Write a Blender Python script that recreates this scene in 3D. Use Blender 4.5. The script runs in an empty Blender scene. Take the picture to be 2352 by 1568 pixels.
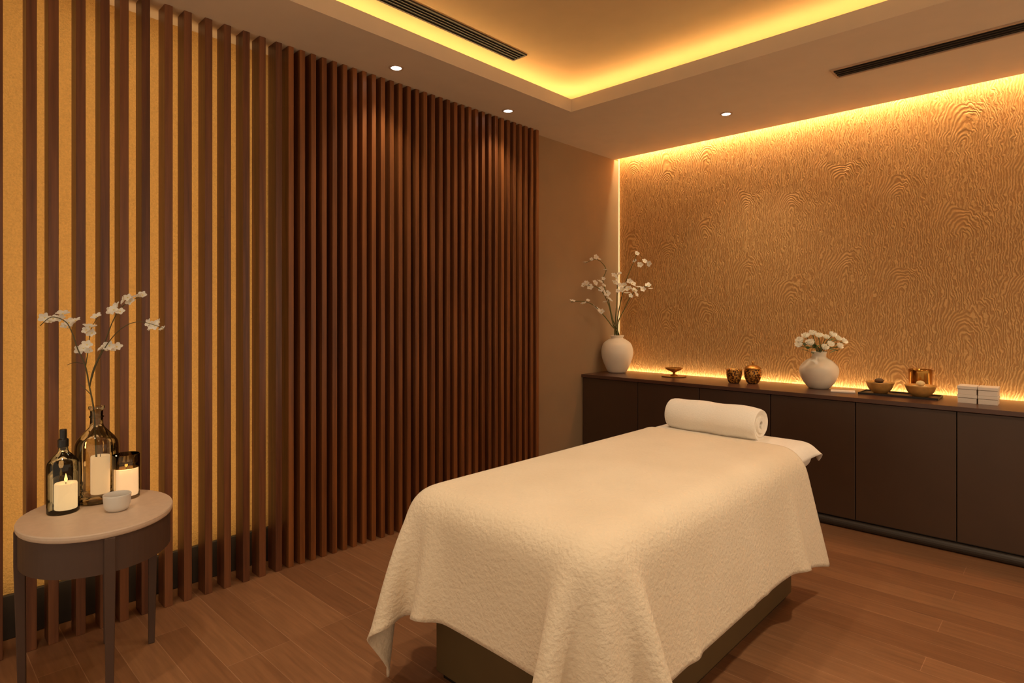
import bpy, bmesh, math, random
import numpy as np
from mathutils import Vector, Matrix
random.seed(7); np.random.seed(7)
C = bpy.context.scene.collection
PI = math.pi
# ------------------------------------------------------------ camera model
F = 1369.0; HOR = 720.0; CX = 1176.0; H = 1.315; TH = math.radians(43.6)
sn, cs = math.sin(TH), math.cos(TH)
def ray(px):
    r = (px-CX)/F
    return (-sn+cs*r, cs+sn*r)
def pix(px, py, d):
    a = ray(px); return Vector((a[0]*d, a[1]*d, H-(py-HOR)/F*d))
cam = bpy.data.cameras.new('camera'); co = bpy.data.objects.new('camera', cam); C.objects.link(co)
co.location = (0,0,H); co.rotation_euler = (PI/2, 0, TH)
cam.sensor_width = 36; cam.lens = F/2352*36; cam.shift_y = -64/2352; cam.clip_start = .02
bpy.context.scene.camera = co
try:
    bpy.context.scene.view_settings.view_transform = 'Standard'
    bpy.context.scene.view_settings.look = 'None'
except Exception: pass
# ------------------------------------------------------------ materials
def srgb(r,g,b):
    f = lambda c: (c/255/12.92) if c/255 <= .04045 else ((c/255+.055)/1.055)**2.4
    return (f(r), f(g), f(b), 1)
class NT:
    def __init__(s, name):
        s.m = bpy.data.materials.new(name); s.m.use_nodes = True; s.t = s.m.node_tree
        s.b = s.t.nodes['Principled BSDF']; s.o = s.t.nodes['Material Output']
    def n(s, typ, **kw):
        x = s.t.nodes.new(typ)
        for k, v in kw.items(): setattr(x, k, v)
        return x
    def l(s, a, b): s.t.links.new(a, b)
    def math(s, op, a, b=None, c=None):
        x = s.n('ShaderNodeMath', operation=op)
        for i, v in enumerate((a, b, c)):
            if v is None: continue
            if isinstance(v, (int, float)): x.inputs[i].default_value = v
            else: s.l(v, x.inputs[i])
        return x.outputs[0]
    def coord(s, scale=(1,1,1), rot=(0,0,0)):
        tc = s.n('ShaderNodeTexCoord'); mp = s.n('ShaderNodeMapping')
        mp.inputs['Scale'].default_value = scale; mp.inputs['Rotation'].default_value = rot
        s.l(tc.outputs['Object'], mp.inputs['Vector']); return mp.outputs[0]
    def noise(s, vec, scale, detail=2, rough=.5):
        x = s.n('ShaderNodeTexNoise'); x.inputs['Scale'].default_value = scale
        x.inputs['Detail'].default_value = detail; x.inputs['Roughness'].default_value = rough
        s.l(vec, x.inputs['Vector']); return x.outputs['Fac']
    def ramp(s, fac, stops):
        x = s.n('ShaderNodeValToRGB'); e = x.color_ramp.elements
        while len(e) < len(stops): e.new(.5)
        for i, (p, c) in enumerate(stops): e[i].position = p; e[i].color = c
        s.l(fac, x.inputs[0]); return x.outputs[0]
    def bump(s, h, strength, dist):
        x = s.n('ShaderNodeBump'); x.inputs['Strength'].default_value = strength; x.inputs['Distance'].default_value = dist
        s.l(h, x.inputs['Height']); s.l(x.outputs[0], s.b.inputs['Normal'])
def sc(c, k): return (min(1,c[0]*k), min(1,c[1]*k), min(1,c[2]*k), 1)
def simple(name, col, rough=.5, metal=0, var=.08, nscale=20, bump=0, emis=None, es=0, bd=.002):
    m = NT(name); v = m.coord(); f = m.noise(v, nscale, 3)
    m.l(m.ramp(f, [(.3, sc(col,1-var)), (.7, sc(col,1+var))]), m.b.inputs['Base Color'])
    m.b.inputs['Roughness'].default_value = rough; m.b.inputs['Metallic'].default_value = metal
    if bump: m.bump(f, bump, bd)
    if emis: m.b.inputs['Emission Color'].default_value = emis; m.b.inputs['Emission Strength'].default_value = es
    return m.m
def emit(name, col, st):
    m = NT(name); m.b.inputs['Base Color'].default_value = col
    m.b.inputs['Emission Color'].default_value = col; m.b.inputs['Emission Strength'].default_value = st
    return m.m
def wood(name, c1, c2, rough=.4, scale=(30,30,1.2), rnd=.25):
    m = NT(name); v = m.coord(scale)
    oi = m.n('ShaderNodeObjectInfo')
    ad = m.n('ShaderNodeVectorMath', operation='ADD'); cmb = m.n('ShaderNodeCombineXYZ')
    m.l(m.math('MULTIPLY', oi.outputs['Random'], 37.0), cmb.inputs[0]); m.l(m.math('MULTIPLY', oi.outputs['Random'], 11.0), cmb.inputs[2])
    m.l(v, ad.inputs[0]); m.l(cmb.outputs[0], ad.inputs[1])
    f = m.noise(ad.outputs[0], 1.5, 5, .6)
    f2 = m.math('ADD', f, m.math('MULTIPLY', m.math('SUBTRACT', oi.outputs['Random'], .5), rnd))
    m.l(m.ramp(f2, [(.3, c1), (.72, c2)]), m.b.inputs['Base Color'])
    m.b.inputs['Roughness'].default_value = rough; m.bump(f, .15, .001)
    return m.m
def glass(name, tint, gl=(.8,.74,.62,1), rough=.03, ior=1.6):
    m = NT(name); m.t.nodes.remove(m.b)
    tr = m.n('ShaderNodeBsdfTransparent'); tr.inputs[0].default_value = tint
    g = m.n('ShaderNodeBsdfGlossy'); g.inputs['Color'].default_value = gl; g.inputs['Roughness'].default_value = rough
    fr = m.n('ShaderNodeFresnel'); fr.inputs[0].default_value = ior
    v = m.coord(); k = m.math('MULTIPLY', fr.outputs[0], m.math('ADD', m.math('MULTIPLY', m.noise(v, 6), .3), .85))
    mx = m.n('ShaderNodeMixShader'); m.l(k, mx.inputs[0]); m.l(tr.outputs[0], mx.inputs[1]); m.l(g.outputs[0], mx.inputs[2])
    m.l(mx.outputs[0], m.o.inputs[0]); return m.m

M = {}
M['slat'] = wood('walnut_slat', srgb(88,50,32), srgb(132,82,50), .38)
M['slat_dense'] = wood('walnut_slat_dense', srgb(98,53,24), srgb(144,86,42), .42)
M['backing'] = wood('dark_backing', srgb(30,14,7), srgb(44,21,10), .7)
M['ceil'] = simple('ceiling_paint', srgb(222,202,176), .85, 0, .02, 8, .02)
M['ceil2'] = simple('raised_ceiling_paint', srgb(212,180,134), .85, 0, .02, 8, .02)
M['taupe'] = simple('taupe_plaster', srgb(158,130,98), .8, 0, .03, 5, .02)
M['gold'] = simple('gold_plaster', srgb(216,170,98), .55, .15, .10, 150, .9, bd=.005)
M['base'] = simple('dark_baseboard', srgb(58,48,40), .5)
M['cab'] = simple('cabinet_lacquer', srgb(74,52,37), .38, 0, .05, 6)
M['top'] = simple('countertop_laminate', srgb(86,58,46), .3, 0, .05, 9)
M['towel'] = simple('towel_cotton', srgb(242,232,218), .95, 0, .03, 180, .6, bd=.003)
M['sheet'] = simple('sheet_cotton', srgb(236,226,212), .9, 0, .02, 60, .15)
M['bedbase'] = simple('bed_base_lacquer', srgb(92,72,42), .45, 0, .06, 8)
M['vase'] = simple('cream_ceramic', srgb(240,226,206), .45, 0, .03, 8, .05)
def petal_mat():
    m = NT('white_petal'); v = m.coord(); f = m.noise(v, 40, 2)
    c = m.ramp(f, [(.3, srgb(250,246,234)), (.7, srgb(255,253,246))]); m.l(c, m.b.inputs['Base Color']); m.b.inputs['Roughness'].default_value = .6
    tr = m.n('ShaderNodeBsdfTranslucent'); m.l(c, tr.inputs[0]); mx = m.n('ShaderNodeMixShader'); mx.inputs[0].default_value = .35
    m.l(m.b.outputs[0], mx.inputs[1]); m.l(tr.outputs[0], mx.inputs[2]); m.l(mx.outputs[0], m.o.inputs[0]); return m.m
M['petal'] = petal_mat()
M['pollen'] = simple('flower_centre', srgb(236,210,130), .7)
M['stem'] = simple('green_stem', srgb(92,92,44), .6, 0, .2, 30)
M['twig'] = simple('dark_twig', srgb(84,76,46), .7, 0, .2, 30)
M['leaf'] = simple('leaf_green', srgb(66,96,44), .5, 0, .25, 30)
M['tabletop'] = simple('table_top_stone', srgb(206,182,160), .45, 0, .04, 40)
M['tableb'] = simple('table_taupe_lacquer', srgb(76,53,40), .6, 0, .05, 10)
M['brass'] = simple('brass', srgb(176,124,58), .2, 1, .1, 30)
M['bronze'] = simple('bronze_dish', srgb(190,134,62), .3, .7, .12, 30)
M['blacktray'] = simple('black_tray', srgb(36,26,22), .4)
M['woodbowl'] = simple('wood_bowl', srgb(206,150,80), .35, .15, .15, 30)
M['white'] = simple('white_paper', srgb(236,220,204), .7, 0, .02, 10)
M['cupw'] = simple('white_glazed_cup', srgb(214,208,200), .35, 0, .03, 10)
M['nut'] = simple('dark_pebble', srgb(96,68,42), .6, 0, .25, 40)
M['shell'] = simple('pale_pebble', srgb(222,200,150), .5, 0, .1, 40)
M['black'] = simple('black_plastic', srgb(30,26,22), .3)
M['ventdark'] = simple('vent_dark', srgb(12,9,7), .9)
M['ventfin'] = simple('vent_fin', srgb(30,21,15), .6)
M['ventframe'] = simple('vent_frame', srgb(190,156,126), .6)
M['ventframed'] = simple('vent_frame_dark', srgb(52,38,26), .6)
M['led'] = emit('led_cove', (1,.74,.33,1), 20)
M['ledtop'] = emit('led_wall_top', (1,.77,.44,1), 78)
M['ledbot'] = emit('led_wall_bottom', (1,.78,.46,1), 17)
M['ledv'] = emit('led_vertical', (1,.74,.38,1), .7)
M['ledslat'] = emit('led_slat', (1,.74,.38,1), 2.4)
M['lens'] = emit('downlight_lens', (1,.92,.8,1), 8)
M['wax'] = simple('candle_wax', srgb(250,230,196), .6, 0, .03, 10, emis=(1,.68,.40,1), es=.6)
M['waxd'] = simple('candle_wax_bright', srgb(250,230,196), .6, 0, .03, 10, emis=(1,.70,.42,1), es=.7)
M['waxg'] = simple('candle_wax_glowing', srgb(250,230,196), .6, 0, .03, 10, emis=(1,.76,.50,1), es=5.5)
M['flame'] = emit('flame', (1,.66,.22,1), 20)
M['glass'] = glass('smoky_glass', (.76,.70,.56,1))
M['glassdark'] = glass('dark_green_glass', (.13,.11,.075,1), (.6,.57,.5,1))
M['glassd2'] = glass('amber_dark_glass', (.84,.77,.66,1))
M['glasssmoke'] = glass('smoke_band_glass', (.30,.23,.14,1), (.6,.55,.45,1))
m = NT('patterned_bronze'); v = m.coord(); vo = m.n('ShaderNodeTexVoronoi'); vo.inputs['Scale'].default_value = 75; m.l(v, vo.inputs['Vector'])
m.l(m.ramp(vo.outputs['Distance'], [(.36, srgb(84,46,20)), (.6, srgb(216,152,66))]), m.b.inputs['Base Color'])
m.b.inputs['Roughness'].default_value = .3; m.b.inputs['Metallic'].default_value = .5; m.bump(vo.outputs['Distance'], .4, .003); M['patt'] = m.m
# blanket
m = NT('blanket_weave'); v = m.coord((1,1,1)); f = m.noise(v, 76, 2, .5); f2 = m.noise(v, 3, 2)
m.l(m.ramp(f2, [(.3, srgb(220,201,174)), (.7, srgb(228,210,184))]), m.b.inputs['Base Color'])
m.b.inputs['Roughness'].default_value = .95; m.b.inputs['Sheen Weight'].default_value = .1; m.bump(f, .6, .007); M['cloth'] = m.m
# floor
m = NT('plank_floor'); v = m.coord()
br = m.n('ShaderNodeTexBrick'); m.l(v, br.inputs['Vector']); br.offset = .37; br.offset_frequency = 3
for k, x in (('Scale',1),('Brick Width',1.15),('Row Height',.125),('Mortar Size',.0014),('Mortar Smooth',.1),('Bias',0)): br.inputs[k].default_value = x
br.inputs['Color1'].default_value = srgb(132,90,60); br.inputs['Color2'].default_value = srgb(152,108,74); br.inputs['Mortar'].default_value = srgb(168,126,94)
g = m.noise(m.coord((2.2,34,1)), 1.6, 6, .6)
mx = m.n('ShaderNodeMix', data_type='RGBA', blend_type='MULTIPLY'); mx.inputs[0].default_value = .55
m.l(br.outputs['Color'], mx.inputs[6]); m.l(m.ramp(g, [(.3,(.55,.5,.48,1)),(.7,(1.15,1.12,1.1,1))]), mx.inputs[7])
m.l(mx.outputs[2], m.b.inputs['Base Color']); m.b.inputs['Roughness'].default_value = .36
m.bump(m.math('ADD', m.math('MULTIPLY', g, .25), m.math('MULTIPLY', br.outputs['Fac'], -1.0)), .15, .002); M['floor'] = m.m
# relief wall
m = NT('gold_relief_wall'); tc = m.n('ShaderNodeTexCoord'); sp = m.n('ShaderNodeSeparateXYZ'); m.l(tc.outputs['Object'], sp.inputs[0])
o = tc.outputs['Object']
na = m.math('SUBTRACT', m.noise(o, 2.3, 2), .5); nb_ = m.math('SUBTRACT', m.noise(m.coord((1,1,1),(0,0,2.0)), 2.9, 2), .5)
nf = m.math('SUBTRACT', m.noise(m.coord((1,1,.6)), 30, 2), .5)
x = m.math('ADD', m.math('ADD', sp.outputs[0], m.math('MULTIPLY', na, .10)), m.math('MULTIPLY', nf, .050))
z = m.math('ADD', m.math('ADD', sp.outputs[2], m.math('MULTIPLY', nb_, .45)), m.math('MULTIPLY', nf, .05))
W = .34
cell = m.math('FLOOR', m.math('DIVIDE', x, W))
u = m.math('SUBTRACT', x, m.math('MULTIPLY', m.math('ADD', cell, .5), W))
zz = m.math('ADD', z, m.math('MULTIPLY', m.math('SINE', m.math('MULTIPLY', cell, 2.4)), .5))
Hh = .62
cz = m.math('FLOOR', m.math('DIVIDE', zz, Hh)); vv = m.math('SUBTRACT', zz, m.math('MULTIPLY', m.math('ADD', cz, .66), Hh))
vm = m.math('MAXIMUM', vv, 0.0)
d = m.math('SQRT', m.math('ADD', m.math('MULTIPLY', u, u), m.math('MULTIPLY', m.math('MULTIPLY', vm, vm), .22)))
s = m.math('SINE', m.math('MULTIPLY', d, 2*PI/.0140))
brk = m.noise(m.coord((1,1,.6)), 44, 2)
hh = m.math('MULTIPLY', m.math('ADD', m.math('MULTIPLY', s, .5), .5), m.math('MULTIPLY', m.math('ADD', brk, .1), 1.2))
m.l(m.ramp(hh, [(.15, srgb(188,136,78)), (.75, srgb(226,176,112))]), m.b.inputs['Base Color'])
m.b.inputs['Roughness'].default_value = .48; m.b.inputs['Metallic'].default_value = .15
m.bump(hh, .6, .0045); M['relief'] = m.m
# ------------------------------------------------------------ mesh helpers
def nb(): return bmesh.new()
def add_box(bm, x0,x1,y0,y1,z0,z1):
    v = [bm.verts.new(p) for p in ((x0,y0,z0),(x1,y0,z0),(x1,y1,z0),(x0,y1,z0),(x0,y0,z1),(x1,y0,z1),(x1,y1,z1),(x0,y1,z1))]
    for f in ((3,2,1,0),(4,5,6,7),(0,1,5,4),(1,2,6,5),(2,3,7,6),(3,0,4,7)): bm.faces.new([v[i] for i in f])
def lathe(bm, prof, seg=40, sx=1, sy=1, off=(0,0,0)):
    rings = []
    for r, z in prof:
        if r < 1e-5: rings.append([bm.verts.new((off[0],off[1],z+off[2]))])
        else: rings.append([bm.verts.new((off[0]+r*sx*math.cos(2*PI*i/seg), off[1]+r*sy*math.sin(2*PI*i/seg), z+off[2])) for i in range(seg)])
    for a, b in zip(rings, rings[1:]):
        if len(a) == 1 and len(b) == 1: continue
        for i in range(seg):
            j = (i+1) % seg
            if len(a) == 1: bm.faces.new((a[0], b[j], b[i]))
            elif len(b) == 1: bm.faces.new((a[i], a[j], b[0]))
            else: bm.faces.new((a[i], a[j], b[j], b[i]))
def smooth_pts(pts, n=6):
    P = [Vector(p) for p in pts]; out = []
    for i in range(len(P)-1):
        p0 = P[max(i-1,0)]; p1 = P[i]; p2 = P[i+1]; p3 = P[min(i+2,len(P)-1)]
        for k in range(n):
            t = k/n
            out.append(.5*((2*p1)+(p2-p0)*t+(2*p0-5*p1+4*p2-p3)*t*t+(3*p1-p0-3*p2+p3)*t**3))
    out.append(P[-1]); return out
def prof(pts, n=5):
    return [(max(p.x,0), p.y) for p in smooth_pts([(a,b,0) for a,b in pts], n)]
def tube(bm, pts, r0, r1, seg=7):
    rings = []
    for i, p in enumerate(pts):
        t = (pts[min(i+1,len(pts)-1)]-pts[max(i-1,0)]).normalized()
        a = t.cross(Vector((.3,.5,.81))); a.normalize(); b = t.cross(a)
        r = r0+(r1-r0)*i/(len(pts)-1)
        rings.append([bm.verts.new(p+a*r*math.cos(2*PI*k/seg)+b*r*math.sin(2*PI*k/seg)) for k in range(seg)])
    for a, b in zip(rings, rings[1:]):
        for k in range(seg): bm.faces.new((a[k], a[(k+1)%seg], b[(k+1)%seg], b[k]))
    bm.faces.new(rings[0][::-1]); bm.faces.new(rings[-1])
def obj(name, bm, mat, parent=None, loc=(0,0,0), smooth=False, bevel=0, org=None, recalc=True):
    if org is not None:
        bmesh.ops.translate(bm, verts=bm.verts, vec=-Vector(org)); loc = org
    if recalc: bmesh.ops.recalc_face_normals(bm, faces=bm.faces)
    me = bpy.data.meshes.new(name); bm.to_mesh(me); bm.free()
    o = bpy.data.objects.new(name, me); C.objects.link(o); o.location = loc
    if mat: me.materials.append(mat)
    if parent: o.parent = parent
    if smooth:
        for p in me.polygons: p.use_smooth = True
    if bevel:
        b = o.modifiers.new('bevel','BEVEL'); b.width = bevel; b.segments = 2; b.limit_method = 'ANGLE'
    return o
def tag(o, label, cat, group=None, kind=None):
    o['label'] = label; o['category'] = cat
    if group: o['group'] = group
    if kind: o['kind'] = kind
    return o
def thing(name, label, cat, loc=(0,0,0), group=None, rz=0):
    o = bpy.data.objects.new(name, None); C.objects.link(o); o.location = loc; o.rotation_euler = (0,0,rz); o.empty_display_size = .1
    return tag(o, label, cat, group)
def struct(name, boxes, mat, bevel=0):
    bm = nb()
    for b in boxes: add_box(bm, *b)
    o = obj(name, bm, mat, bevel=bevel); o['kind'] = 'structure'; return o
# ------------------------------------------------------------ room shell
CE = 2.7; UP = 2.95; LIP = .087
X1 = 1.9; Y0 = -1.4
struct('floor', [(-3.35, X1, Y0, 4.7, -.1, 0)], M['floor'])
struct('wall_back', [(-3.35, X1, 4.60, 4.72, 0, 2.95)], M['relief'])
struct('wall_left', [(-3.30, -3.04, 3.412, 4.60, 0, CE)], M['taupe'])
struct('wall_left.001', [(-3.25, -3.15, Y0, 1.425, 0, CE)], M['gold'])
struct('baseboard_left', [(-3.15, -3.13, Y0, 1.425, 0, .178)], M['base'], .003)
tx0, ty1, tx1, ty0 = -2.53, 3.246, 1.1, -.7
struct('ceiling', [(-3.30, tx0, Y0, 4.53, CE, CE+LIP), (tx0, X1, ty1, 4.53, CE, CE+LIP), (tx1, X1, Y0, ty1, CE, CE+LIP), (tx0, tx1, Y0, ty0, CE, CE+LIP),
                   (-3.30, X1, 4.53, 4.60, CE+.12, CE+.16), (-3.30, X1, 4.515, 4.53, CE+LIP, CE+.16)], M['ceil'])
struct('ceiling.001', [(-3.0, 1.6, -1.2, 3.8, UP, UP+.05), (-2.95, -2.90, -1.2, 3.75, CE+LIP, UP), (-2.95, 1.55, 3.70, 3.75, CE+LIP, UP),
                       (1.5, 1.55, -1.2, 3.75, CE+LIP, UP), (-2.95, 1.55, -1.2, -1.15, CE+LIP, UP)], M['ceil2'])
def led(name, label, box, mat):
    bm = nb(); add_box(bm, *box); c = ((box[0]+box[1])/2, (box[2]+box[3])/2, box[4])
    return tag(obj(name, bm, mat, org=c), label, 'led strip')
z = CE+LIP
led('cove_light_strip', 'warm light strip hidden in ceiling cove along slatted wall side', (-2.80,-2.775,-.9,3.55,z,z+.012), M['led'])
led('cove_light_strip', 'warm light strip hidden in ceiling cove parallel to textured wall', (-2.76,1.3,3.50,3.525,z,z+.012), M['led'])
led('cove_light_strip', 'warm light strip in the ceiling cove on the right side', (1.35,1.375,-.9,3.48,z,z+.012), M['led'])
led('wall_washer_strip', 'light strip in ceiling slot grazing the textured gold wall', (-3.02,X1-.1,4.535,4.56,CE+.105,CE+.119), M['ledtop'])
led('counter_light_strip', 'light strip glowing along the back edge of the counter', (-3.02,1.0,4.568,4.588,.785,.797), M['ledbot'])
led('vertical_light_strip', 'thin vertical glowing line in corner beside the textured wall', (-3.036,-3.028,4.588,4.597,.785,2.72), M['ledv'])
# ------------------------------------------------------------ slat screens
XF = -2.96
s1 = thing('slat_screen', 'open dark wood slat screen in front of backlit gold wall', 'slat screen', (XF, .8, 0))
rights = [.22,.306,.408,.477,.5665,.650,.7199,.801,.8915,.9714,1.061,1.1466,1.236,1.316,1.400]
bmS = nb(); add_box(bmS, -.09, 0, -.033, 0, 0, CE)
base = None
bmL = nb(); add_box(bmL, -.098, -.0905, -.024, -.011, .19, 2.66)
for i, y in enumerate(rights):
    if base is None:
        base = obj('slat', bmS, M['slat'], s1, (0, y-.8, 0), bevel=.002); lb = obj('led_strip', bmL, M['ledslat'], base)
    else:
        c = base.copy(); C.objects.link(c); c.location = (0, y-.8, 0); c.parent = s1
        l = lb.copy(); C.objects.link(l); l.parent = c
s2 = thing('slat_screen', 'closely spaced reddish brown slat panel on dark backing beside plain wall', 'slat screen', (XF, 2.4, 0))
bm = nb(); add_box(bm, -.24, -.08, -.97, 1.012, 0, CE); obj('backing_panel', bm, M['backing'], s2)
bmS = nb(); add_box(bmS, -.08, 0, -.028, 0, 0, CE); base = None
ND = 32
for k in range(1, ND+1):
    y = 1.400+2.003*k/ND
    if base is None: base = obj('slat', bmS, M['slat_dense'], s2, (0, y-2.4, 0), bevel=.002)
    else:
        c = base.copy(); C.objects.link(c); c.location = (0, y-2.4, 0); c.parent = s2
# ------------------------------------------------------------ vents
def vent(label, x0,x1,y0,y1,z, along, fm):
    t = thing('ceiling_vent', label, 'ceiling vent', ((x0+x1)/2,(y0+y1)/2,z))
    a, b = (x1-x0)/2, (y1-y0)/2; w = .012
    bm = nb(); add_box(bm,-a,a,-b,-b+w,-.008,0); add_box(bm,-a,a,b-w,b,-.008,0); add_box(bm,-a,-a+w,-b+w,b-w,-.008,0); add_box(bm,a-w,a,-b+w,b-w,-.008,0)
    obj('frame', bm, M[fm], t)
    bm = nb(); add_box(bm,-a+w,a-w,-b+w,b-w,-.002,0); obj('backing', bm, M['ventdark'], t)
    for k in range(3):
        bm = nb(); q = (k+1)/4
        if along == 'y': xx = -a+w+(2*a-2*w)*q; add_box(bm, xx-.003, xx+.003, -b+w, b-w, -.007, -.002)
        else: yy = -b+w+(2*b-2*w)*q; add_box(bm, -a+w, a-w, yy-.004, yy+.004, -.007, -.002)
        obj('louvre', bm, M['ventfin'], t)
vent('long dark linear vent in the raised ceiling above slatted wall', -2.645,-2.525,1.0,2.79,UP,'y','ventframed')
vent('long dark linear vent in the lower ceiling near the textured wall', -1.03,.55,3.70,3.85,CE,'x','ventframe')
# ------------------------------------------------------------ downlights
def downlight(x, y, z, label, watts, size=70, blend=.6):
    t = thing('recessed_downlight', label, 'downlight', (x,y,z))
    bm = nb(); lathe(bm, [(.030,0),(.030,-.005),(.040,-.004),(.042,0)], 32); obj('trim_ring', bm, M['ventframe'], t, smooth=True)
    bm = nb(); lathe(bm, [(0,-.003),(.0295,-.003),(.0295,0),(0,0)], 32); obj('lens', bm, M['lens'], t)
    l = bpy.data.lights.new('spot','SPOT'); l.energy = watts; l.color = (1,.82,.58); l.spot_size = math.radians(size); l.spot_blend = blend; l.shadow_soft_size = .05
    o = bpy.data.objects.new('spot_lamp', l); C.objects.link(o); o.parent = t; o.location = (0,0,-.02)
downlight(-2.787,1.981,CE,'small round downlight nearest the camera above slatted wall', 20, 100, 1)
downlight(-2.825,2.928,CE,'small round downlight above the far end of slatted wall', 20, 100, 1)
downlight(-1.774,4.016,CE,'small round downlight in lower ceiling above the long counter', 26, 120, .9)
downlight(-1.62,1.9,UP,'added fill downlight, out of view in raised ceiling over the massage table', 54, 85, .9)  # this and the following downlights are unseen, added to brighten bed and side table
downlight(-1.1,.7,UP,'added fill downlight, out of view in raised ceiling in front of massage table', 52, 100, .9)
downlight(.2,2.3,UP,'added fill downlight, out of view in raised ceiling right of the massage table', 125, 130, .9)
downlight(-1.9,.1,UP,'added fill downlight, out of view in raised ceiling near the side table', 38, 100, .9)
# ------------------------------------------------------------ cabinets
CT = .807
xs = [-3.035,-2.503,-1.992,-1.488,-.985,-.489,.01,.51]
lab = ['dark handleless cabinet in the corner below the tall flower vase','dark handleless cabinet below the small footed dish','dark handleless cabinet below the patterned cup and lidded jar',
 'dark handleless cabinet below the round white flower vase','dark handleless cabinet below black tray with bowls','dark handleless cabinet below the stack of small white boxes','dark handleless cabinet past the right frame edge']
for i in range(7):
    a, b = xs[i], xs[i+1]; c = (a+b)/2; h = (b-a)/2
    t = thing('cabinet', lab[i], 'cabinet', (c, 4.3, 0), 'cabinets under the long counter')
    bm = nb(); add_box(bm, -h+.0005, h-.0005, -.225, .25, .062, .781); obj('body', bm, M['black'], t)
    bm = nb(); add_box(bm, -h+.0025, h-.0025, -.247, -.2255, .064, .777); obj('door', bm, M['cab'], t, bevel=.002)
bm = nb(); add_box(bm, -3.036, .53, 4.035, 4.562, .7815, CT); add_box(bm, -3.036, .53, 4.562, 4.599, .7815, .7849); tag(obj('countertop', bm, M['top'], org=(-1.2,4.3,.7815), bevel=.003), 'long dark brown countertop running along the textured gold wall', 'countertop')
bm = nb(); add_box(bm, -3.035, .51, 4.075, 4.55, 0, .0615)
pts = [Vector((-3.03,4.068,.028)), Vector((.51,4.068,.028))]; tube(bm, pts, .027, .027, 16)
tag(obj('plinth', bm, M['base'], org=(-1.2,4.3,0), smooth=False), 'dark rounded plinth running under the row of cabinets', 'plinth')
# ------------------------------------------------------------ massage table
BX0,BX1,BY0,BY1,BZ = -1.735,-.915,1.275,3.14,.69
t = thing('massage_table', 'massage table with solid olive brown base under white blanket', 'massage table', (-1.33,2.15,0))
bm = nb(); add_box(bm, -1.685+1.33, -.965+1.33, 1.37-2.15, 2.89-2.15, .025, .56); obj('base', bm, M['bedbase'], t, bevel=.006)
bm = nb(); add_box(bm, -1.665+1.33, -.985+1.33, 1.39-2.15, 2.87-2.15, 0, .025); obj('toe_kick', bm, M['black'], t)
bm = nb(); add_box(bm, BX0+1.33+.024, BX1+1.33-.024, BY0-2.15+.026, BY1-2.15-.004, .56, BZ-.002)
o = obj('mattress', bm, M['sheet'], t, smooth=True); b = o.modifiers.new('b','BEVEL'); b.width=.063; b.segments=8
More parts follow.
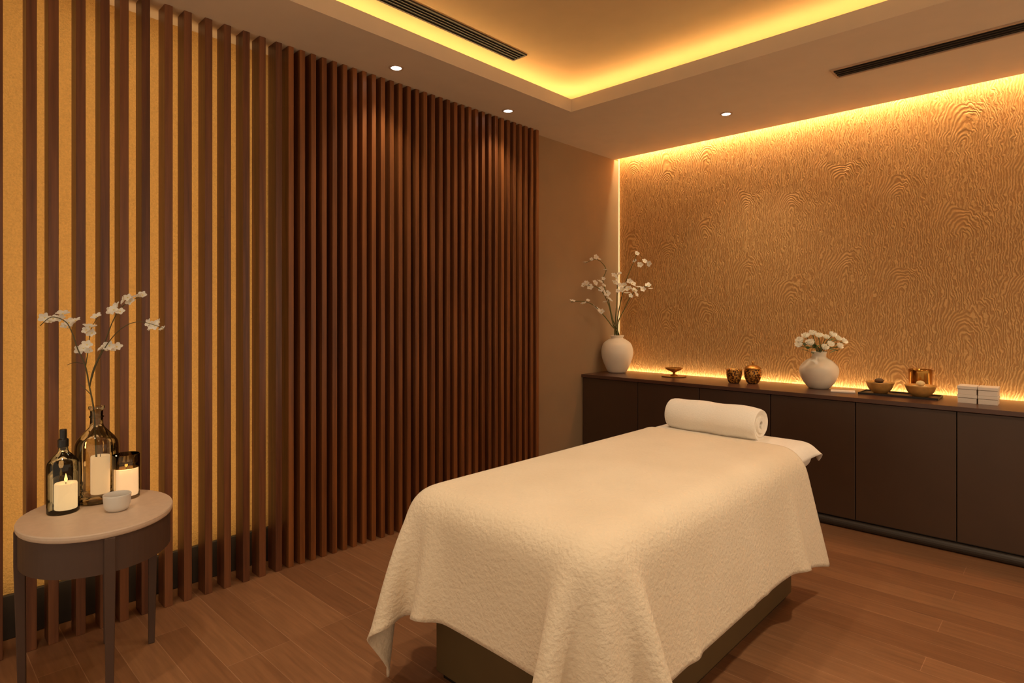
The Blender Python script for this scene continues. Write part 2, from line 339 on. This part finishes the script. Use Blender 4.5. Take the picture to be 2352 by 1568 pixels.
# cloth solver (position based)
def drape(x0,x1,y0,y1,sp,gap,flare,steps,iters,rad=.075, seed=1, warp=None):
    rs = np.random.RandomState(seed)
    nx = int(round((x1-x0)/sp))+1; ny = int(round((y1-y0)/sp))+1
    X, Y = np.meshgrid(np.linspace(x0,x1,nx), np.linspace(y0,y1,ny))
    if warp: X, Y = warp(X, Y)
    p = np.stack([X,Y,np.full_like(X,BZ+gap+.001)],-1); P0 = p.copy()
    pin = (X>BX0+.12)&(X<BX1-.12)&(Y>BY0+.12)&(Y<BY1-.09)
    v = np.zeros_like(p); dt = 1/60
    cx, cy = (BX0+BX1)/2, (BY0+BY1)/2
    cons = []
    A_ = slice
    def add(sa, sb, k):
        a = P0[sa]; b = P0[sb]; L = np.sqrt(((a-b)**2).sum(-1,keepdims=True)); cons.append((sa, sb, L, k))
    for s in (0,1):
        n = ((nx-s)//2)*2; add((A_(None), A_(s,s+n,2)), (A_(None), A_(s+1,s+n,2)), 1)
        n = ((ny-s)//2)*2; add((A_(s,s+n,2), A_(None)), (A_(s+1,s+n,2), A_(None)), 1)
        add((A_(s,s+n,2), A_(None,-1)), (A_(s+1,s+n,2), A_(1,None)), .4)
        add((A_(s,s+n,2), A_(1,None)), (A_(s+1,s+n,2), A_(None,-1)), .4)
    for s in range(4):
        n = ((nx-s)//4)*4
        if n: add((A_(None), A_(s,s+n,4)), (A_(None), A_(s+2,s+n,4)), .25)
        n = ((ny-s)//4)*4
        if n: add((A_(s,s+n,4), A_(None)), (A_(s+2,s+n,4), A_(None)), .25)
    def project():
        for sa, sb, L, k in cons:
            a = p[sa]; b = p[sb]; d = b-a; l = np.sqrt((d*d).sum(-1,keepdims=True))+1e-9; c = d*((l-L)/l*.5*k); a += c; b -= c
    def collide():
        drop = np.clip((BZ-p[...,2]),0,1)
        ex = (BX1-BX0)/2+gap+flare*drop; ey = (BY1-BY0)/2+gap+flare*.6*drop
        q = np.stack([p[...,0]-cx, p[...,1]-cy, p[...,2]-(BZ+gap-rad)],-1); sg = np.sign(q); sg[...,2]=1
        dd = np.stack([np.abs(q[...,0])-(ex-rad), np.abs(q[...,1])-(ey-rad), q[...,2]],-1)
        o_ = np.maximum(dd,0); L = np.sqrt((o_*o_).sum(-1)); inside = L < 1e-9
        pen = rad-L; g_ = o_/(L[...,None]+1e-9)
        mask = (~inside)&(pen>0)
        p[mask] += (g_*sg*pen[...,None])[mask]
        if inside.any():
            ax = dd.argmax(-1)
            for (i,j) in np.argwhere(inside): a=ax[i,j]; p[i,j,a] += sg[i,j,a]*(rad-dd[i,j,a])
        p[...,2] = np.maximum(p[...,2], .012)
        return mask|inside
    for st in range(steps):
        old = p.copy(); v[...,2] -= 5*dt; v *= .98
        if st < 70: v += rs.randn(*v.shape)*.012
        p += v*dt; p[pin] = P0[pin]
        for it in range(iters):
            project(); p[pin] = P0[pin]
            if it % 4 == 3: collide()
        hit = collide()
        dp = p-old; dp[hit] *= .6; p[:] = old+dp
        collide(); v = (p-old)/dt
        sp_ = np.sqrt((v*v).sum(-1,keepdims=True)); v *= np.minimum(1, 2.5/(sp_+1e-9))
    for k in range(2):
        q = p.copy(); q[1:-1,1:-1] = .5*p[1:-1,1:-1]+.125*(p[2:,1:-1]+p[:-2,1:-1]+p[1:-1,2:]+p[1:-1,:-2]); p[:] = q
    bm = nb(); V = [[bm.verts.new(p[i,j]) for j in range(nx)] for i in range(ny)]
    for i in range(ny-1):
        for j in range(nx-1): bm.faces.new((V[i][j],V[i][j+1],V[i+1][j+1],V[i+1][j]))
    return bm
def cloth_obj(name, bm, mat, org, thick, label, cat):
    o = tag(obj(name, bm, mat, org=org, smooth=True, recalc=False), label, cat)
    s = o.modifiers.new('sub','SUBSURF'); s.levels=1; s.render_levels=1
    q = o.modifiers.new('sol','SOLIDIFY'); q.thickness = thick; q.offset = 1
    return o
def warp_main(X, Y):
    r = np.clip((X-BX1)/.42,0,1); f = np.clip((Y-2.3)/.55,0,1)
    Y = Y+.20*r*f; X = X+.11*r*f**2
    l = np.clip((BX0-X)/.38,0,1); n = np.clip((BY0-Y)/.3,0,1)
    return X-.05*l*n, Y
bm = drape(BX0-.37, BX1+.40, BY0-.345, 2.84, .027, .013, .12, 180, 12, rad=.092, warp=warp_main)
cloth_obj('blanket', bm, M['cloth'], (-1.33,2.1,.69), .006, 'large cream textured blanket draped over massage table with hanging corners', 'blanket')
bm = drape(BX0-.02, BX1+.03, 2.6, BY1+.03, .024, .003, .04, 70, 8, rad=.06, seed=3)
cloth_obj('bed_sheet', bm, M['sheet'], (-1.33,2.9,.69), .003, 'white sheet showing at head end of massage table under towel', 'sheet')
# towel roll
bm = nb(); L = .50; nseg = 26; turns = 3.0; n = 150; R0, R1 = .008, .071
rows = []
for a in range(nseg+1):
    x = -L/2+L*a/nseg; e = abs(2*a/nseg-1); k = 1-.14*max(0,(e-.75)/.25)**2
    row = []
    for i in range(n+1):
        tt = i/n; ang = tt*turns*2*PI-PI*.35; r = (R0+(R1-R0)*tt)*k
        r += .003*math.sin(x*31+ang*.7)*tt
        yy = r*math.cos(ang)*1.10; zz_ = r*math.sin(ang)
        row.append(bm.verts.new((x+.004*math.sin(tt*9)*(e>.9)-.010*tt*(1 if x>0 else -1)*(e>.99), yy, max(zz_,-.066))))
    rows.append(row)
for a in range(nseg):
    for i in range(n): bm.faces.new((rows[a][i],rows[a+1][i],rows[a+1][i+1],rows[a][i+1]))
o = tag(obj('rolled_towel', bm, M['towel'], loc=(-1.385,2.985,BZ+.080), smooth=True, recalc=False), 'rolled white towel lying across head end of massage table', 'towel')
q = o.modifiers.new('sol','SOLIDIFY'); q.thickness=.0225; q.offset=-1
b = o.modifiers.new('b','BEVEL'); b.width=.009; b.segments=3; b.limit_method='ANGLE'; b.angle_limit=math.radians(50)
o.rotation_euler = (0,0,math.radians(-3))
# ------------------------------------------------------------ side table
TZ = .60
tc_ = Vector((-2.582,.532,0)); rad_dir = Vector((tc_.x,tc_.y,0)).normalized()
rzt = math.atan2(rad_dir.y, rad_dir.x)
t = thing('side_table', 'oval dark brown side table with pale top beside slat screen', 'side table', (tc_.x,tc_.y,0), rz=rzt)
A_, B_ = .275, .235
bm = nb(); lathe(bm, [(0,.578),(.985,.578),(.995,.582),(1.0,.588),(1.0,.596),(.992,.6),(0,.6)], 72, A_, B_); obj('table_top', bm, M['tabletop'], t, smooth=False)
bm = nb(); lathe(bm, [(.90,.46),(.965,.46),(.965,.578),(.90,.578),(.90,.46)], 72, A_, B_); obj('apron', bm, M['tableb'], t)
fw = Vector((-sn,cs,0)); rt = Vector((cs,sn,0)); R_ = Matrix.Rotation(-rzt,3,'Z')
for (a,b) in ((.165,-.185),(-.145,-.105),(.055,.20),(-.10,.185)):
    q = R_@(rt*a+fw*b); ln = math.hypot(q.x/A_, q.y/B_); q = q/ln*.94
    bm = nb(); w0, w1 = .016, .011
    vs = []
    for (w,zc,kk) in ((w1,0,.97),(w0,.46,1),(w0,.577,1)):
        vs.append([bm.verts.new((q.x*kk+dx*w, q.y*kk+dy*w, zc)) for dx,dy in ((-1,-1),(1,-1),(1,1),(-1,1))])
    for u_, v_ in zip(vs, vs[1:]):
        for i in range(4): bm.faces.new((u_[i],u_[(i+1)%4],v_[(i+1)%4],v_[i]))
    bm.faces.new(vs[0][::-1]); bm.faces.new(vs[-1])
    obj('leg', bm, M['tableb'], t, bevel=.003)
def tpos(px, d): a = ray(px); return (a[0]*d, a[1]*d, TZ)
def flame(parent, loc, s=1):
    bm = nb(); lathe(bm, prof([(0,0),(.0045*s,.006*s),(.005*s,.012*s),(.002*s,.024*s),(0,.032*s)],3), 12)
    return obj('flame', bm, M['flame'], parent, loc, smooth=True)
def candle(loc, r, h, label, mat, fl=True):
    t = thing('candle', label, 'candle', loc)
    bm = nb(); lathe(bm, [(0,0),(r*.98,0),(r,.003),(r,h-.004),(r*.96,h),(r*.5,h-.004),(0,h-.005)], 36); obj('wax', bm, mat, t, smooth=True)
    bm = nb(); lathe(bm, [(0,h-.006),(.0012,h-.006),(.001,h+.006),(0,h+.006)], 8); obj('wick', bm, M['black'], t)
    if fl:
        flame(t, (0,0,h+.002))
        l = bpy.data.lights.new('candle_glow','POINT'); l.energy=.35; l.color=(1,.6,.28); l.shadow_soft_size=.01
        o = bpy.data.objects.new('candle_glow', l); C.objects.link(o); o.parent=t; o.location=(0,0,h+.04)
    return t
p = tpos(145, 2.15)
t = thing('bottle', 'dark green glass bottle with black nozzle cap on side table', 'bottle', p)
bm = nb(); lathe(bm, [(0,0),(.046,0)]+prof([(.049,.004),(.049,.10),(.049,.165),(.044,.185),(.028,.205),(.017,.218),(.0145,.235),(.0145,.252)],4), 48); obj('glass_body', bm, M['glassdark'], t, smooth=True)
bm = nb(); lathe(bm, [(0,.235),(.0165,.235),(.0165,.262),(.011,.266),(.011,.296),(.009,.299),(0,.299)], 28); obj('nozzle_cap', bm, M['black'], t, bevel=.001)
candle((p[0]+rt.x*.010,p[1]+rt.y*.010,TZ+.014), .0345, .092, 'glowing cream candle inside the dark green bottle', M['waxg'])
p = tpos(222, 2.276)
t = thing('bottle_vase', 'clear smoky glass bottle vase holding a white orchid branch', 'vase', p)
bm = nb(); lathe(bm, [(0,0),(.060,0)]+prof([(.068,.008),(.070,.03),(.070,.12),(.070,.205),(.063,.235),(.040,.265),(.024,.285),(.021,.305),(.021,.345),(.026,.352),(.026,.362)],5), 56); obj('glass_body', bm, M['glass'], t, smooth=True)
bm = nb(); lathe(bm, [(.0225,.318),(.0245,.322),(.0225,.326)], 32); obj('neck_ring', bm, M['glassd2'], t, smooth=True)
bm = nb(); lathe(bm, [(0,.002),(.060,.002),(.066,.010),(.066,.028),(.06,.031),(0,.031)], 40); obj('glass_foot', bm, M['glassd2'], t, smooth=True)
candle((p[0]+rt.x*.014,p[1]+rt.y*.014,TZ+.032), .031, .142, 'tall cream pillar candle inside the clear bottle vase', M['wax'], False)
p = tpos(290, 2.32)
t = thing('candle_glass', 'dark rimmed glass tumbler with cream candle on side table', 'candle holder', p)
bm = nb(); lathe(bm, [(0,0),(.043,0),(.0455,.004),(.0455,.118)], 44); obj('glass_body', bm, M['glassd2'], t, smooth=True)
bm = nb(); lathe(bm, [(.0457,.118),(.0457,.168),(.0435,.170),(.0435,.118)], 44); obj('smoked_band', bm, M['glasssmoke'], t, smooth=True)
candle((p[0],p[1],TZ+.012), .040, .103, 'cream candle filling the dark rimmed glass tumbler', M['waxd'])
p = tpos(269, 2.17)
bm = nb(); lathe(bm, [(0,0)]+prof([(.027,0),(.038,.010),(.042,.03),(.0443,.058)],4)+[(.0435,.060),(.0415,.058)]+prof([(.040,.04),(.036,.014),(.02,.006)],3)+[(0,.005)], 48)
tag(obj('bowl', bm, M['cupw'], loc=p, smooth=True), 'small plain white ceramic bowl at front of side table', 'bowl')
# ------------------------------------------------------------ flowers
def petal_flower(r, n=5, cup=.35, w=.62, seed=0):
    rs = random.Random(seed); bm = nb()
    for k in range(n):
        a = 2*PI*k/n+rs.uniform(-.15,.15); L_ = r*rs.uniform(.85,1.1); tw = rs.uniform(-.2,.2)
        rows = []
        for i in range(5):
            t_ = i/4; wd = w*L_*math.sin(PI*(.12+.78*t_))*.5; rr = L_*t_; zz = cup*r*(t_**1.3)*(1-.55*t_)*2
            row = []
            for j in (-1,0,1):
                lx, ly = rr, wd*j; z_ = zz+abs(j)*.10*r+tw*j*wd
                row.append(bm.verts.new((lx*math.cos(a)-ly*math.sin(a), lx*math.sin(a)+ly*math.cos(a), z_)))
            rows.append(row)
        for A, B in zip(rows, rows[1:]):
            for j in (0,1): bm.faces.new((A[j],A[j+1],B[j+1],B[j]))
    me = bpy.data.meshes.new('petals'); bm.to_mesh(me); bm.free(); me.materials.append(M['petal'])
    for p_ in me.polygons: p_.use_smooth = True
    bm = nb(); bmesh.ops.create_uvsphere(bm, u_segments=8, v_segments=6, radius=r*.15)
    for v in bm.verts: v.co.z += r*.12
    mc = bpy.data.meshes.new('centre'); bm.to_mesh(mc); bm.free(); mc.materials.append(M['pollen'])
    return me, mc
def put_flower(kit, parent, world, facing, s=1):
    me, mc = kit
    o = bpy.data.objects.new('flower', me); C.objects.link(o); o.parent = parent
    o.location = Vector(world)-parent.location
    o.rotation_euler = facing.to_track_quat('Z','Y').to_euler(); o.scale = (s,s,s)
    c = bpy.data.objects.new('flower_centre', mc); C.objects.link(c); c.parent = o
    return o
def rdir(rs, w=.8):
    base = (-fw*.9+Vector((0,0,.55)))
    return (base+Vector((rs.uniform(-w,w),rs.uniform(-w,w),rs.uniform(-w*.5,w*.7)))).normalized()
rs = random.Random(4)
kits = [petal_flower(.0205, 5, .38, .85, k) for k in range(4)]
D = 2.276
org = pix(222,1120,D); org.z = TZ+.04
t = thing('orchid_branch', 'forking orchid branch with white flowers standing in glass bottle vase', 'flower branch', (org.x,org.y,org.z))
def path(pl, d0, dz=0):
    return [pix(a,b,d0+(dz*i/(len(pl)-1))) for i,(a,b) in enumerate(pl)]
bran = [([(226,1118),(221,1040),(217,960),(214,930),(205,885),(196,840),(178,800),(166,765),(150,738),(118,728),(92,748)], -.06,.0034,.0014),
        ([(206,888),(214,850),(236,800),(256,745),(275,710),(302,690),(334,676)], .05,.0026,.0012),
        ([(206,885),(222,835),(250,785),(285,750),(325,739),(380,755)], -.10,.0022,.001),
        ([(196,845),(203,800),(208,760),(224,728)], .03,.002,.001),
        ([(208,905),(196,893),(181,880)], 0,.0016,.001),
        ([(190,835),(172,832),(154,838)], .02,.0014,.0009)]
for pl,dz,a,b in bran:
    bm = nb(); pts = smooth_pts([q-org for q in path(pl,D,dz)],5); tube(bm, pts, a, b, 7); obj('twig', bm, M['twig'], t, smooth=True)
fl = [(104,730,1),(122,732,.8),(145,722,1.1),(158,742,1),(174,738,.9),(150,748,.8),(206,752,1.1),(222,728,.9),(212,765,.9),(199,758,.8),(184,803,1),(200,792,.9),(206,806,.7),
      (236,800,1),(252,794,1),(268,797,.9),(258,806,.7),(255,714,.8),(268,706,1.1),(286,690,1),(300,692,.9),(316,682,1.1),(328,678,.8),(276,716,.8),(344,742,.9),(356,748,1),(366,740,.7),(374,756,.7),
      (138,732,.9),(166,750,.8),(114,738,.8),(192,800,.8),(244,806,.8),(262,712,.9),(294,684,.8),(349,754,.8)]
for a,b,s in fl:
    put_flower(rs.choice(kits), t, pix(a,b,D-.01+rs.uniform(-.02,.02)), rdir(rs), s*1.0)
VX, VY = -2.893, 4.355
bm = nb(); lathe(bm, [(0,0)]+prof([(.062,0),(.080,.01),(.105,.06),(.130,.13),(.136,.19),(.118,.25),(.075,.285),(.054,.295),(.052,.305),(.062,.318)],5)+[(.058,.321),(.048,.312)]+prof([(.045,.29),(.09,.24),(.1,.15),(.06,.03)],3)+[(0,.02)], 56)
tag(obj('vase', bm, M['vase'], loc=(VX,VY,CT), smooth=True), 'tall cream urn vase with flowering stems in counter corner', 'vase')
kits2 = [petal_flower(.032, 5, .3, .95, k+10) for k in range(4)]
def bp(px,py,base=5.12):
    a = ray(px); d = min(base, 2.95/(-a[0]) if a[0]<0 else 9, 4.50/a[1]); return pix(px,py,d)
stems = [([(1408,735),(1398,690),(1385,645),(1392,618),(1372,596),(1345,603)],[(1345,603,.8),(1358,596,.6),(1368,590,.8),(1376,596,.7),(1391,620,.7),(1386,640,.6)],'stem bending at the top left of the tall vase arrangement'),
 ([(1403,745),(1385,722),(1362,700),(1340,692),(1312,693)],[(1315,692,.8),(1340,698,.9),(1350,690,.6),(1372,712,1),(1382,716,.9),(1364,704,.7)],'lowest stem arching left out of the tall vase'),
 ([(1407,740),(1398,700),(1382,668),(1362,656),(1340,656)],[(1342,655,.9),(1355,660,1),(1366,650,.9),(1378,648,1),(1380,664,.9),(1393,674,1.1),(1398,688,1.1),(1390,694,.8),(1348,650,.8),(1386,656,.8)],'stem with flowers leaning left at middle height of tall vase'),
 ([(1414,730),(1417,690),(1418,650),(1416,628)],[(1414,640,1.1),(1422,630,.9),(1412,650,1),(1424,655,.8),(1418,668,.7),(1410,632,.8)],'straight upright flowering stem in centre of the tall vase'),
 ([(1418,735),(1426,690),(1440,640),(1456,600),(1463,583)],[(1462,582,.8),(1458,600,.7),(1470,608,.9),(1480,600,.8),(1492,606,.9)],'tallest stem reaching the top right of tall vase arrangement'),
 ([(1420,740),(1434,710),(1452,676),(1472,660),(1494,658)],[(1434,656,1.1),(1444,664,1.2),(1452,652,1.1),(1456,668,1.1),(1440,674,1),(1465,660,1),(1476,664,.9),(1488,656,1),(1494,664,.8),(1448,680,.8),(1430,666,1),(1460,676,.9),(1446,646,.9)],'bushiest flowering stem leaning right out of the tall vase')]
for k,(pl,fs,lb_) in enumerate(stems):
    a = k*1.05; st = Vector((VX+.015*math.cos(a), VY+.015*math.sin(a), CT+.06)); nk = Vector((VX+.025*math.cos(a),VY+.02*math.sin(a),CT+.30))
    t = thing('flower_stem', lb_, 'flower stem', st, 'stems in the tall vase')
    pts = [st, nk]+[bp(x_,y_) for x_,y_ in pl]
    bm = nb(); tube(bm, smooth_pts([q-st for q in pts],5), .0055, .0024, 6); obj('stalk', bm, M['stem'], t, smooth=True)
    for x_,y_,s_ in fs:
        q = bp(x_,y_,5.10+rs.uniform(-.03,.02)); put_flower(rs.choice(kits2), t, q, rdir(rs), s_*.95)
def cpos(px, d): a = ray(px); return Vector((a[0]*d, a[1]*d, CT))
p = cpos(1548, 4.82)
bm = nb(); lathe(bm, [(0,0),(.095,0),(.10,.004),(.10,.007),(0,.007)], 40); tag(obj('coaster', bm, M['bronze'], loc=p), 'flat round brown saucer under the footed dish', 'saucer')
bm = nb(); lathe(bm, [(0,0),(.030,0),(.028,.006),(.012,.012),(.011,.026),(.030,.036),(.058,.048),(.072,.062),(.070,.063),(.05,.052),(.02,.042),(0,.04)], 40); tag(obj('footed_dish', bm, M['bronze'], loc=(p.x,p.y,CT+.0072), smooth=True), 'small golden footed dish standing alone on round saucer', 'dish')
p = cpos(1686, 4.374)
bm = nb(); lathe(bm, [(0,0)]+prof([(.030,0),(.040,.008),(.052,.045),(.056,.10)],4)+[(.053,.101)]+prof([(.049,.05),(.03,.012)],3)+[(0,.01)], 40); tag(obj('cup', bm, M['patt'], loc=p, smooth=True), 'dark gold patterned open cup beside lidded jar on counter', 'cup')
p = cpos(1729, 4.34)
t = thing('lidded_jar', 'dark gold patterned jar with domed lid and knob', 'jar', p)
bm = nb(); lathe(bm, [(0,0)]+prof([(.030,0),(.042,.01),(.058,.05),(.060,.085),(.055,.104)],4)+[(0,.104)], 40); obj('body', bm, M['patt'], t, smooth=True)
bm = nb(); lathe(bm, [(0,.104),(.060,.104),(.060,.109)]+prof([(.052,.118),(.030,.132),(.008,.138)],3)+[(0,.139)], 40); l_ = obj('lid', bm, M['bronze'], t, smooth=True)
bm = nb(); lathe(bm, [(.005,.137),(.005,.144),(.011,.150),(.010,.158),(0,.162)], 20); obj('knob', bm, M['bronze'], l_, smooth=True)
p = cpos(1881, 4.07); rvp = p
bm = nb(); lathe(bm, [(0,0)]+prof([(.055,0),(.068,.006),(.098,.045),(.120,.10),(.117,.145),(.085,.185),(.050,.208),(.044,.225),(.050,.248)],5)+[(.046,.251),(.040,.235)]+prof([(.04,.20),(.09,.15),(.09,.08),(.04,.02)],3)+[(0,.015)], 56)
tag(obj('vase', bm, M['vase'], loc=p, smooth=True), 'squat round cream vase packed with white blooms on counter', 'vase')
def bloom_mesh(r, seed):
    q = random.Random(seed); bm = nb()
    for layer,(n,tilt,ln) in enumerate(((6,.25,1.0),(6,.75,.85),(5,1.15,.62))):
        for k in range(n):
            a = 2*PI*k/n+layer*.5+q.uniform(-.2,.2); L_ = r*ln*q.uniform(.9,1.1); rows = []
            for i in range(4):
                t_ = i/3; th = tilt+t_*.5; rr = L_*t_*math.cos(th)+.1*r; zz = L_*t_*math.sin(th)*1.1; wd = r*.5*math.sin(PI*(.15+.7*t_))
                rows.append([bm.verts.new((rr*math.cos(a)-wd*j*math.sin(a), rr*math.sin(a)+wd*j*math.cos(a), zz+.12*r*abs(j))) for j in (-1,0,1)])
            for A,B in zip(rows,rows[1:]):
                for j in (0,1): bm.faces.new((A[j],A[j+1],B[j+1],B[j]))
    me = bpy.data.meshes.new('bloom'); bm.to_mesh(me); bm.free(); me.materials.append(M['petal'])
    for p_ in me.polygons: p_.use_smooth = True
    return me
blooms = [bloom_mesh(.036,k) for k in range(4)]
def leaf_bm(length, direction):
    bm = nb(); d_ = Vector(direction).normalized(); s_ = d_.cross(Vector((0,0,1))).normalized(); rows=[]
    for i in range(5):
        t_ = i/4; w_ = length*.22*math.sin(PI*min(.98,.05+.93*t_)); c_ = d_*length*t_+Vector((0,0,-.12*length*t_*t_))
        rows.append([bm.verts.new(c_-s_*w_+Vector((0,0,.1*w_))), bm.verts.new(c_), bm.verts.new(c_+s_*w_+Vector((0,0,.1*w_)))])
    for A,B in zip(rows,rows[1:]):
        for j in (0,1): bm.faces.new((A[j],A[j+1],B[j+1],B[j]))
    return bm
bl = [(1838,785,-.02),(1852,775,.03),(1866,768,-.04),(1861,790,-.06),(1896,778,.04),(1910,772,-.02),(1922,780,.03),(1936,786,-.03),(1905,793,-.06),(1893,800,-.07),(1925,797,-.05),(1838,795,.04),(1880,775,.06)]
for k,(a,b,dd) in enumerate(bl):
    q = pix(a,b,4.05+dd); nk = Vector((rvp.x+rs.uniform(-.02,.02), rvp.y+rs.uniform(-.02,.02), CT+.20))
    t = thing('white_bloom', 'white bloom with green leaves packed into the round cream vase', 'flower', nk, 'white blooms in the round vase')
    bm = nb(); tube(bm, smooth_pts([Vector((0,0,0)), Vector((0,0,.06))*.9+(q-nk)*.15, q-nk],4), .003,.0025,6); obj('stalk', bm, M['stem'], t, smooth=True)
    o = bpy.data.objects.new('petals', blooms[k%4]); C.objects.link(o); o.parent=t; o.location=q-nk
    dr = (q-Vector((rvp.x,rvp.y,CT+.20))).normalized()*.8+Vector((0,0,.3))-fw*.4; o.rotation_euler = dr.to_track_quat('Z','Y').to_euler(); s_=rs.uniform(.75,1.0); o.scale=(s_,s_,s_)
    for w in range(2):
        an = rs.uniform(0,2*PI); lf = obj('leaf', leaf_bm(rs.uniform(.05,.075),(math.cos(an),math.sin(an),rs.uniform(-.1,.7))), M['leaf'], t, smooth=True); lf.location=(q-nk)*rs.uniform(.45,.8)
p = cpos(1936, 3.86); bm = nb(); add_box(bm,-.07,.07,-.045,.045,0,.010)
o = tag(obj('folded_cloth', bm, M['white'], loc=p, bevel=.003), 'small flat white folded cloth lying beside round vase', 'cloth'); o.rotation_euler=(0,0,.25)
tx = -.808; ty = 4.335
bm = nb(); add_box(bm,-.208,.208,-.095,.095,0,.006); add_box(bm,-.208,.208,-.095,-.089,.006,.012); add_box(bm,-.208,.208,.089,.095,.006,.012); add_box(bm,-.208,-.202,-.089,.089,.006,.012); add_box(bm,.202,.208,-.089,.089,.006,.012)
tag(obj('tray', bm, M['blacktray'], loc=(tx,ty,CT), bevel=.001), 'flat black rectangular tray carrying two wooden bowls', 'tray')
def bowl(p, r, h, lb_):
    bm = nb(); lathe(bm, [(0,0)]+prof([(r*.42,0),(r*.5,h*.06),(r*.8,h*.4),(r,h)],4)+[(r*.96,h*1.0)]+prof([(r*.74,h*.45),(r*.4,h*.18)],3)+[(0,h*.15)], 44)
    tag(obj('bowl', bm, M['woodbowl'], loc=p, smooth=True), lb_, 'bowl')
b1 = Vector((-.915,4.34,CT+.0063)); b2 = Vector((-.697,4.315,CT+.0063))
bowl(b1,.080,.070,'golden wooden bowl of dark pebbles on left of tray'); bowl(b2,.083,.070,'golden wooden bowl of pale pebbles on right of tray')
def pebble(p, r, mat, lb_, gr, sx=1.3):
    bm = nb(); bmesh.ops.create_icosphere(bm, subdivisions=2, radius=r)
    for v in bm.verts: v.co.x *= sx; v.co.z *= .75; v.co *= 1+rs.uniform(-.06,.06)
    o = tag(obj('pebble', bm, mat, loc=p, smooth=True), lb_, 'pebble', gr); o.rotation_euler=(0,0,rs.uniform(0,3))
for (dx,dy,dz_) in ((-.028,-.02,.052),(.022,-.024,.052),(0,.022,.052),(.03,.018,.05),(-.004,-.004,.078)): pebble(b1+Vector((dx,dy,dz_)), .021, M['nut'], 'small dark brown pebble heaped in left tray bowl','dark pebbles in left bowl')
for (dx,dy,dz_) in ((-.026,-.02,.052),(.024,-.02,.052),(0,.024,.052),(.0,-.002,.08)): pebble(b2+Vector((dx,dy,dz_)), .022, M['shell'], 'small pale cream pebble heaped in right tray bowl','pale pebbles in right bowl')
bm = nb(); lathe(bm, [(0,0)]+prof([(.045,0),(.055,.006),(.061,.06),(.064,.155)],4)+[(.062,.157),(.060,.155),(.056,.05),(.045,.012),(0,.01)], 44)
tag(obj('tumbler', bm, M['brass'], loc=(-.728,4.50,CT), smooth=True), 'shiny dark gold metal tumbler behind the right tray bowl', 'tumbler')
bx = [(-.463,0,'lower'),(-.463,1,'upper'),(-.370,0,'lower'),(-.370,1,'upper')]
for x_,lv,nm in bx:
    side = 'left' if x_ < -.4 else 'right'
    t = thing('gift_box', f'small white lidded box, {nm} of the {side} pair beside tray', 'box', (x_,4.285,CT+lv*.0488), 'white boxes on the counter')
    bm = nb(); add_box(bm,-.0425,.0425,-.0545,.0545,0,.028); obj('box_base', bm, M['white'], t, bevel=.001)
    bm = nb(); add_box(bm,-.0448,.0448,-.0568,.0568,.030,.048); obj('lid', bm, M['white'], t, bevel=.002)
# ------------------------------------------------------------ world
w = bpy.data.worlds.new('world'); bpy.context.scene.world = w; w.use_nodes = True
w.node_tree.nodes['Background'].inputs[0].default_value = (1,.79,.54,1); w.node_tree.nodes['Background'].inputs[1].default_value = .8
